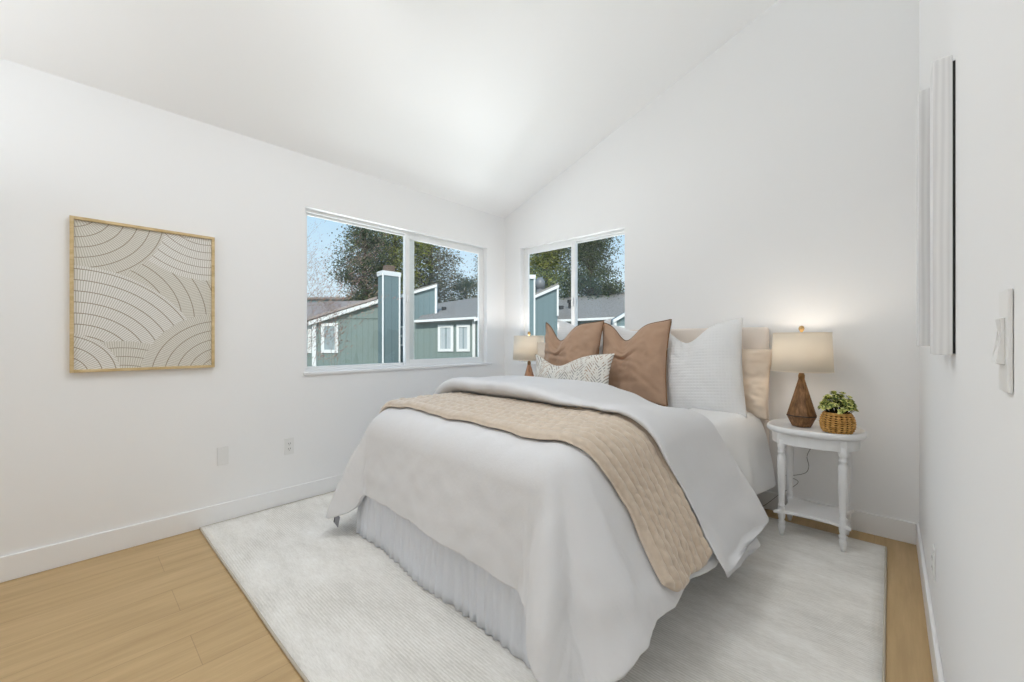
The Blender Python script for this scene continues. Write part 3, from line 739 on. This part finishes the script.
# plates on the left wall
def plate(name, label, cat, loc, rz, kind):
    r = thing(name, label, cat, loc, rz)     # local: +X out of the wall, Y along, Z up
    hh_ = .074 if kind == 'switch' else .06
    MB().box(.0005, .006, -.032, .032, -hh_, hh_).build('cover_plate', M['plate'], r, bevel=.002)
    if kind == 'outlet':
        MB().box(.006, .0085, -.017, .017, -.035, .035).build('receptacle', M['plate'], r, bevel=.001)
        for z in (-.019, .019):
            for b4 in ((-.008, -.005, z - .004, z + .006), (.005, .008, z - .004, z + .006), (-.002, .002, z - .012, z - .008)):
                MB().box(.0083, .0089, *b4).build('slot', M['dark'], r)
    elif kind == 'switch':
        MB().add([(.006, -.017, -.034), (.006, .017, -.034), (.006, .017, .034), (.006, -.017, .034), (.016, -.016, -.032), (.016, .016, -.032), (.007, .016, .004), (.007, -.016, .004), (.012, .016, .033), (.012, -.016, .033)],
                 [(0, 1, 5, 4), (4, 5, 6, 7), (7, 6, 8, 9), (9, 8, 2, 3), (0, 4, 7, 9, 3), (1, 2, 8, 6, 5), (0, 3, 2, 1)]).build('rocker', M['plate'], r, bevel=.001)
    else:
        for z in (-.045, .045): MB().lathe([(.003, 0), (.002, .001)], 10).build('screw', M['plate'], r, loc=(.006, 0, z))
    return r
plate('wall_plate', 'blank white cover plate low on the left wall, nearer the framed art', 'wall plate', (XL, .69, .44), 0, 'blank')
plate('wall_outlet', 'white wall outlet below the large window on the left wall', 'outlet', (XL, 1.098, .427), 0, 'outlet')
plate('wall_outlet', 'white wall outlet low on the right wall above the baseboard', 'outlet', (XR, 2.25, .35), PI, 'outlet')
plate('light_switch', 'white rocker light switch on the right wall', 'light switch', (XR, .925, 1.20), PI, 'switch')

# white wood relief panels on the right wall
def slab(y0, y1, x0, x1, z0, z1, label):
    r = thing('wood_wall_panel', label, 'wall art', (XR, (y0 + y1) / 2, z0), 0, 'whitewashed wood panels on the right wall')
    yc = (y0 + y1) / 2
    MB().box(x0 - XR, x1 - XR, y0 - yc, y1 - yc, 0, z1 - z0).build('carved_face', M['whitewood'], r, bevel=.002)
    MB().box(x1 - XR, -.0005, y0 - yc + .004, y1 - yc - .01, .004, z1 - z0 - .015).build('shadow_gap_strip', M['dark'], r)  # dark strip paints the shadow gap between panel and wall
    return r
slab(1.58, 1.68, .0845, .1215, 1.163, 1.955, 'nearest of the whitewashed wood wall panels, a painted shadow gap behind it')
slab(1.74, 1.86, .0630, .1000, 1.185, 1.955, 'whitewashed wood wall panel second from the light switch')

# ------------------------------------------------------------------ outdoors: neighbouring town houses (local axes of that row)
def V(r, d, h): p = RGT * r + FWD * d; return (p.x, p.y, h)
def face(mb, pts, d0, d1): # outline in (R,H), extruded from distance d0 to d1
    return mb.prism(pts, lambda r, h: V(r, d0, h), lambda r, h: V(r, d1, h))
GZ = -2.6
def rect(r0, r1, h0, h1): return [(r0, h0), (r1, h0), (r1, h1), (r0, h1)]
k20 = 20 / 409
def R_(px, D=20): return (px - 512) * D / 409
def H_(py, D=20): return 1.2 + (341 - py) * D / 409
ground = MB(); face(ground, rect(-60, 40, GZ - .2, GZ), 5, 90); struct(ground.build('ground', M['grassy']))
def house_window(parent, r0, r1, h0, h1, d, split=False, blind=False, tr=.13):
    w_ = MB(); face(w_, rect(r0, r1, h1 - tr, h1), d - .06, d + .02); face(w_, rect(r0, r1, h0, h0 + tr), d - .06, d + .02)
    face(w_, rect(r0, r0 + tr, h0 + tr, h1 - tr), d - .06, d + .02); face(w_, rect(r1 - tr, r1, h0 + tr, h1 - tr), d - .06, d + .02)
    if split: face(w_, rect(r0 + tr, r1 - tr, (h0 + h1) / 2 - .06, (h0 + h1) / 2 + .06), d - .05, d + .02)
    o = w_.build('window', M['extwhite'], parent)
    face(g_ := MB(), rect(r0 + tr, r1 - tr, h0 + tr, h1 - tr), d - .01, d + .01); g_.build('pane', M['ext_glass'], o)
    if blind:
        b_ = MB(); n_ = 5; ww = (r1 - r0 - 2 * tr) / n_
        for k in range(n_):
            if k in (2,): continue
            face(b_, rect(r0 + tr + k * ww + .02, r0 + tr + (k + 1) * ww, h0 + tr, h1 - tr), d - .02, d - .012)
        b_.build('blind', M['blind'], o)
    return o
def band(mb, p0, p1, wd, d0, d1):
    (r0, h0), (r1, h1) = p0, p1; face(mb, [(r0, h0 - wd), (r1, h1 - wd), (r1, h1), (r0, h0)], d0, d1)

hA = thing('town_house', 'green house with white rake trim and tall chimney seen through the left window', 'house', V(-8, 20, GZ))
hA.location = (0, 0, 0)
mb = MB(); face(mb, [(R_(314), GZ), (R_(398.5), GZ), (R_(398.5), H_(301)), (R_(378), H_(303)), (R_(314), H_(324))], 20, 27); mb.build('wall', M['sid_green'], hA)
mb = MB(); band(mb, (R_(311), H_(321.5)), (R_(380), H_(299.5)), .19, 19.75, 19.95); mb.build('rake_trim', M['extwhite'], hA)
mb = MB(); face(mb, rect(R_(313), R_(317), GZ, H_(322)), 19.9, 20.05); mb.build('corner_trim', M['extwhite'], hA)
mb = MB(); face(mb, rect(R_(318), R_(398), H_(318.9), H_(318.1)), 19.97, 20.02); mb.build('seam', mat('siding_seam', (.12, .17, .155), .8), hA)
mb = MB()   # roof falling to the left and running back
mb.prism([(R_(310) - .2, H_(322)), (R_(379), H_(299.5)), (R_(379), H_(299.5) + .12), (R_(310) - .2, H_(322) + .12)], lambda r, h: V(r, 19.7, h), lambda r, h: V(r, 27, h + 0)); mb.build('roof', M['roof_pink'], hA)
house_window(hA, R_(321.5), R_(338.5), H_(353), H_(323), 20, tr=.16)
# chimney of house A, corner towards us
mb = MB(); ch = [(R_(376.3), 19.35), (R_(384.6), 18.9), (R_(397.5), 19.5), (R_(389), 19.95)]
def cprism(poly, h0, h1): mb.add([V(r * d / 20 if 0 else r, d, h) for h in (h0, h1) for r, d in poly], [(3, 2, 1, 0), (4, 5, 6, 7), (0, 1, 5, 4), (1, 2, 6, 5), (2, 3, 7, 6), (3, 0, 4, 7)])
def sc_poly(poly, k):
    cx = sum(p[0] for p in poly) / 4; cy = sum(p[1] for p in poly) / 4
    return [(cx + (x - cx) * k, cy + (y - cy) * k) for x, y in poly]
kk = .955
ch = [(r * kk, d) for r, d in ch]
cprism(ch, GZ, H_(273, 19.2)); mb.build('chimney', M['sid_blue'], hA)
mb = MB(); cprism(sc_poly(ch, 1.12), H_(276, 19.2), H_(271.5, 19.2)); mb.build('chimney_cap', M['extwhite'], hA)
mb = MB()
for q in (1, 2):
    r, d = ch[q]; mb.add([V(r + a, d + b - .03, h) for h in (GZ, H_(274, 19.2)) for a, b in ((-.035, -.03), (.035, -.03), (.035, .04), (-.035, .04))], [(3, 2, 1, 0), (4, 5, 6, 7), (0, 1, 5, 4), (1, 2, 6, 5), (2, 3, 7, 6), (3, 0, 4, 7)])
mb.build('chimney_corner_trim', M['extwhite'], hA)
mb = MB(); cprism(sc_poly(ch, .55), H_(272, 19.2), H_(265, 19.2)); mb.build('flue_cap', M['rust'], hA)

hB = thing('town_house', 'green house wing with a pinkish shingle roof at the far left of the window view', 'house', (0, 0, 0))
mb = MB(); face(mb, rect(R_(280, 22), R_(318, 22), GZ, H_(320, 22)), 22, 24); mb.build('wall', M['sid_green'], hB)
mb = MB(); mb.add([V(R_(270, 21.5), 21.5, H_(320, 21.5)), V(R_(318, 21.5), 21.5, H_(320, 21.5)), V(R_(372, 30), 30, H_(300, 30)), V(R_(270, 30), 30, H_(304, 30)),
                   V(R_(270, 21.5), 21.5, H_(320, 21.5) - .15), V(R_(318, 21.5), 21.5, H_(320, 21.5) - .15), V(R_(372, 30), 30, H_(300, 30) - .15), V(R_(270, 30), 30, H_(304, 30) - .15)],
                  [(0, 1, 2, 3), (7, 6, 5, 4), (0, 4, 5, 1), (1, 5, 6, 2), (2, 6, 7, 3), (3, 7, 4, 0)]); mb.build('roof', M['roof_pink'], hB)
house_window(hB, R_(300, 22), R_(312, 22), H_(353, 22), H_(322, 22), 22, tr=.2)
hZ = thing('town_house', 'distant low grey-green house behind the pinkish roof', 'house', (0, 0, 0))
mb = MB(); face(mb, rect(R_(260, 40), R_(350, 40), GZ, H_(298.5, 40)), 40, 44); mb.build('wall', M['sid_blue'], hZ)
mb = MB(); face(mb, rect(R_(258, 40), R_(352, 40), H_(299.5, 40), H_(297.5, 40)), 39.8, 44); mb.build('roof', M['roof'], hZ)
mb = MB(); face(mb, [(R_(352, 34), H_(302, 34)), (R_(380, 34), H_(300, 34)), (R_(380, 34), H_(295, 34)), (R_(372, 34), H_(292.5, 34)), (R_(362, 34), H_(293, 34)), (R_(355, 34), H_(297, 34))], 34, 35); tag(mb.build('roof_dome', M['extwhite']), 'pale rounded skylight dome on the ridge left of the chimney', 'skylight')

hC = thing('town_house', 'blue-green gable end with white edge trim just right of the left window mullion', 'house', (0, 0, 0))
D = 20.04
house_window(hC, R_(397.6, D), R_(404.6, D), H_(346, D), H_(326, D), D, split=True, tr=.09)
mb = MB(); face(mb, [(R_(398, D), GZ), (R_(436, D), GZ), (R_(436, D), H_(287.5, D)), (R_(398, D), H_(298.5, D))], D, D + .4); mb.build('wall', M['sid_blue'], hC)
mb = MB(); band(mb, (R_(397, D), H_(296.5, D)), (R_(437.5, D), H_(284.8, D)), .12, D - .15, D - .02); mb.build('rake_trim', M['extwhite'], hC)
mb = MB(); face(mb, rect(R_(435.2, D), R_(437.2, D), H_(316, D), H_(286, D)), D - .1, D + .1); mb.build('edge_trim', M['extwhite'], hC)
mb = MB(); face(mb, [(R_(397, D), H_(296.5, D)), (R_(437.5, D), H_(284.8, D)), (R_(437.5, D), H_(284.8, D) + .08), (R_(397, D), H_(296.5, D) + .08)], D - .1, D + .5); mb.build('roof', M['roof'], hC)
hD = thing('town_house', 'green house with two white windows under a grey shingle roof, right of the blue-green gable', 'house', (0, 0, 0))
D = 18.5
mb = MB(); face(mb, rect(R_(414, D), R_(475, D), GZ, H_(318.5, D)), D, D + 1.9); mb.build('wall', M['sid_green'], hD)
def roof_slab(mb, r0, r1, D0, h0, h0b, r2, r3, D1, h1, h1b, t=.15):
    q = [V(r0, D0, h0), V(r1, D0, h0b), V(r3, D1, h1b), V(r2, D1, h1)]
    mb.add(q + [(x, y, z - t) for x, y, z in q], [(0, 1, 2, 3), (7, 6, 5, 4), (0, 4, 5, 1), (1, 5, 6, 2), (2, 6, 7, 3), (3, 7, 4, 0)])
De = 18.2
mb = MB(); roof_slab(mb, R_(415, De), R_(500, De), De, H_(320.5, De), H_(315.5, De), R_(436.5, 26), R_(500, 26), 26, H_(303.5, 26), H_(294, 26)); mb.build('roof', M['roof'], hD)
mb = MB(); band(mb, (R_(414, De), H_(320.3, De)), (R_(476, De), H_(316.8, De)), .10, De - .1, De); mb.build('fascia', M['extwhite'], hD)
mb = MB(); face(mb, rect(R_(472.5, D), R_(475.5, D), GZ, H_(319, D)), D - .1, D + .05); mb.build('corner_trim', M['extwhite'], hD)
house_window(hD, R_(438, D), R_(453.5, D), H_(351.5, D), H_(325, D), D, blind=True, tr=.12)
house_window(hD, R_(456.5, D), R_(470, D), H_(351.5, D), H_(324.5, D), D, blind=True, tr=.12)
mb = MB(); c = tuple(V(R_(444, 21), 21, 0)[:2]); mb.lathe([(.07, 1.9), (.07, 2.75)], 12, c); mb.lathe([(.12, 2.75), (.12, 2.95)], 12, c); mb.build('roof_vent', M['dark'], hD)
hE = thing('town_house', 'green house side with white gable trim at the right edge of the left window', 'house', (0, 0, 0))
D = 17
mb = MB(); face(mb, [(R_(476.5, D), GZ), (R_(500, D), GZ), (R_(500, D), H_(312, D)), (R_(476.5, D), H_(318, D))], D, D + 1.5); mb.build('wall', M['sid_green'], hE)
mb = MB(); band(mb, (R_(474.5, D), H_(318.5, D)), (R_(500, D), H_(310, D)), .13, D - .2, D); mb.build('rake_trim', M['extwhite'], hE)
house_window(hE, R_(479, D), R_(491, D), H_(351, D), H_(325, D), D, blind=True)

# houses seen through the back window
hF = thing('town_house', 'blue-green chimney block with white cap at left edge of the back window', 'house', (0, 0, 0))
D = 17
mb = MB(); face(mb, rect(R_(524, D), R_(534.6, D), GZ, H_(278, D)), D, D + .6); mb.build('wall', M['sid_blue'], hF)
mb = MB(); face(mb, rect(R_(523, D), R_(535.6, D), H_(279, D), H_(275, D)), D - .08, D + .68); mb.build('cap', M['extwhite'], hF)
mb = MB(); face(mb, rect(R_(533.6, D), R_(535.2, D), GZ, H_(279, D)), D - .05, D + .1); mb.build('corner_trim', M['extwhite'], hF)
hG = thing('town_house', 'blue-green gable end with white rake trim in the left pane of the back window', 'house', (0, 0, 0))
D = 19
mb = MB(); face(mb, [(R_(528, D), GZ), (R_(557.5, D), GZ), (R_(557.5, D), H_(287.5, D)), (R_(528, D), H_(300, D))], D, D + 2.2); mb.build('wall', M['sid_blue'], hG)
mb = MB(); band(mb, (R_(528, D), H_(298.5, D)), (R_(558.6, D), H_(285.2, D)), .13, D - .15, D - .02); mb.build('rake_trim', M['extwhite'], hG)
mb = MB(); face(mb, rect(R_(556.6, D), R_(558.4, D), H_(316, D), H_(287, D)), D - .1, D + .1); mb.build('edge_trim', M['extwhite'], hG)
mb = MB(); roof_slab(mb, R_(528, D), R_(558, D), D - .1, H_(298, D) + .08, H_(285, D) + .08, R_(528, D) + .4, R_(556, D) + .1, D + 3.2, H_(298, D) + .55, H_(285, D) + .2, .1); mb.build('roof', M['roof'], hG)
mb = MB(); c = V(R_(540, 21), 21, 0)[:2]; mb.lathe([(.17, 2.6), (.19, 3.9)], 12, tuple(c)); mb.lathe([(.24, 3.9), (.26, 4.25), (.12, 4.45)], 12, tuple(c)); mb.build('flue', M['flue'], hG, smooth=True)
hH = thing('town_house', 'green house under a broad grey shingle roof across the back window', 'house', (0, 0, 0))
D = 20
mb = MB(); face(mb, rect(R_(550, D), R_(640, D), GZ, H_(318, D)), D, D + 5); mb.build('wall', M['sid_green'], hH)
mb = MB(); roof_slab(mb, R_(550, 19.6), R_(640, 19.6), 19.6, H_(320, 19.6), H_(315, 19.6), R_(545, 29), R_(645, 29), 29, H_(299, 29), H_(290, 29)); mb.build('roof', M['roof'], hH)
mb = MB(); band(mb, (R_(550, 19.6), H_(320, 19.6)), (R_(614, 19.6), H_(317, 19.6)), .11, 19.5, 19.6); mb.build('fascia', M['extwhite'], hH)
house_window(hH, R_(568, D), R_(574, D), H_(350, D), H_(325.5, D), D)
house_window(hH, R_(579, D), R_(590, D), H_(350, D), H_(325, D), D)
house_window(hH, R_(593, D), R_(604, D), H_(350, D), H_(324.5, D), D)
for px, py in ((561, 309), (570, 303)):
    c = V(R_(px, 23), 23, 0)[:2]; z = H_(py, 23); MB().lathe([(.09, z - .5), (.09, z), (.15, z), (.15, z + .18)], 12, tuple(c)).build('roof_vent', M['dark'], hH)
hI = thing('town_house', 'small green gable with white trim at the right edge of the back window', 'house', (0, 0, 0))
D = 18
mb = MB(); face(mb, [(R_(614, D), GZ), (R_(640, D), GZ), (R_(640, D), H_(306, D)), (R_(614, D), H_(320, D))], D, D + 1.2); mb.build('wall', M['sid_blue'], hI)
mb = MB(); band(mb, (R_(612, D), H_(320, D)), (R_(640, D), H_(303.5, D)), .14, D - .2, D - .02); mb.build('rake_trim', M['extwhite'], hI)
mb = MB(); face(mb, rect(R_(613, D), R_(616, D), GZ, H_(320, D)), D - .1, D + .1); mb.build('corner_trim', M['extwhite'], hI)
house_window(hI, R_(619, D), R_(628, D), H_(350, D), H_(326, D), D)

# ------------------------------------------------------------------ trees
def tree(name, label, px, D, top_py, halfw, m, nclump=70, leaf=.28, per=90, low=-.2, seed=1, conic=.3, cr=.9):
    rnd = random.Random(seed)
    r0 = R_(px, D); base = V(r0, D, GZ); r = thing(name, label, 'tree', base)
    Ht = H_(top_py, D) - GZ; br = MB(); fo = MB()
    br.tube([(0, 0, 0), (.1, 0, Ht * .35), (0, .1, Ht * .7), (0, 0, Ht * .96)], [.32, .24, .14, .03], 8)
    for q in range(nclump):
        t = rnd.uniform(low, 1) if low > 0 else rnd.random()
        z = Ht * (.28 + .70 * t); env = halfw * ((1 - t) ** conic if conic > 0 else 1) * (.75 + .25 * math.sin(t * 9 + seed))
        a = rnd.uniform(0, 2 * PI); rr = env * math.sqrt(rnd.random())
        c = Vector((rr * math.cos(a), rr * math.sin(a), z))
        br.tube([(0, 0, max(.5, z - .35 * rr - .3)), (c.x * .5, c.y * .5, z - .25), tuple(c)], [.05, .03, .012], 5)
        cs = cr * rnd.uniform(.6, 1.25)
        for k in range(per):
            d = Vector((rnd.gauss(0, 1), rnd.gauss(0, 1), rnd.gauss(0, .55))) * cs * .55
            p = c + d; n1 = Vector((rnd.gauss(0, 1), rnd.gauss(0, 1), rnd.gauss(0, .6))).normalized(); n2 = n1.cross(Vector((rnd.gauss(0, 1), rnd.gauss(0, 1), rnd.gauss(0, 1)))).normalized()
            s1 = leaf * rnd.uniform(.5, 1.2); s2 = s1 * rnd.uniform(.3, .6)
            fo.add([p - n1 * s1 * .5, p + n2 * s2 * .5, p + n1 * s1 * .5, p - n2 * s2 * .5], [(0, 1, 2, 3)])
    br.build('trunk', M['bark'], r); fo.build('foliage', m, r)
    return r
tree('evergreen_tree', 'tall dark evergreen left of the chimney seen through the left window', 364, 32, 212, 2.2, M['fol_dark'], 130, .19, 170, seed=2, conic=.1, cr=1.0)
tree('evergreen_tree', 'broad olive green tree directly behind the chimney in the left window', 394, 36, 180, 3.3, M['fol_lite'], 200, .21, 190, seed=3, conic=.1, cr=1.3)
tree('evergreen_tree', 'grey-green tree behind the gable, left part of the right pane of the left window', 430, 41, 190, 3.1, M['fol_gray'], 200, .22, 170, seed=4, conic=.12, cr=1.3)
tree('evergreen_tree', 'grey-green tree at the far right edge of the left window', 495, 37, 222, 2.7, M['fol_gray'], 110, .2, 150, seed=5, conic=.15, cr=.9)
tree('evergreen_tree', 'low dark tree above the grey roof in the right pane of the left window', 466, 46, 280, 3.8, M['fol_dark'], 90, .24, 140, seed=15, conic=.2, cr=1.1)
tree('evergreen_tree', 'sunlit yellow-green tree filling the left pane of the back window', 546, 33, 190, 3.0, M['fol_lite'], 240, .20, 190, seed=6, conic=.1, cr=1.2)
tree('evergreen_tree', 'dark blue-green conifer in the right pane of the back window', 590, 29, 150, 2.4, M['fol_dark'], 330, .17, 180, seed=7, conic=.2, cr=1.0)
# bare budding tree close to the left window
bt = thing('budding_tree', 'thin bare tree with reddish buds close outside the left window', 'tree', V(R_(318, 9), 9, GZ))
rnd = random.Random(11); br = MB(); bd_ = MB()
def twig(p, d, ln, r, lvl):
    pts = [p]; rr = [r]
    for k in range(4):
        d = (d + Vector((rnd.gauss(0, .18), rnd.gauss(0, .18), rnd.gauss(0, .10) + .05))).normalized(); p = p + d * ln / 4; pts.append(p); rr.append(r * (1 - .18 * (k + 1)))
        if lvl < 3 and k >= 1 or (lvl == 0 and k > 0):
            for _ in range(2 if lvl < 2 else 1):
                twig(p, (d + Vector((rnd.gauss(0, .7), rnd.gauss(0, .7), rnd.gauss(0, .4)))).normalized(), ln * .55, r * .5, lvl + 1)
        if lvl >= 2:
            for _ in range(2):
                q = p + Vector((rnd.gauss(0, .04), rnd.gauss(0, .04), rnd.gauss(0, .04))); s_ = rnd.uniform(.012, .026)
                bd_.add([q + Vector((s_, 0, 0)), q + Vector((0, s_, s_)), q - Vector((s_, 0, 0)), q + Vector((0, -s_, -s_))], [(0, 1, 2, 3)])
    br.tube(pts, rr, 5)
br.tube([(0, 0, 0), (.02, 0, 1.5)], [.05, .04], 6)
for q in range(3): twig(Vector((.0, 0, 1.5)), Vector((rnd.uniform(-.5, .6), rnd.uniform(-.5, .5), 1.2)).normalized(), rnd.uniform(2.2, 3.2), .009, 0)
br.build('branches', mat('pale_twig', (.22, .16, .13), .9), bt); bd_.build('buds', M['bud'], bt)
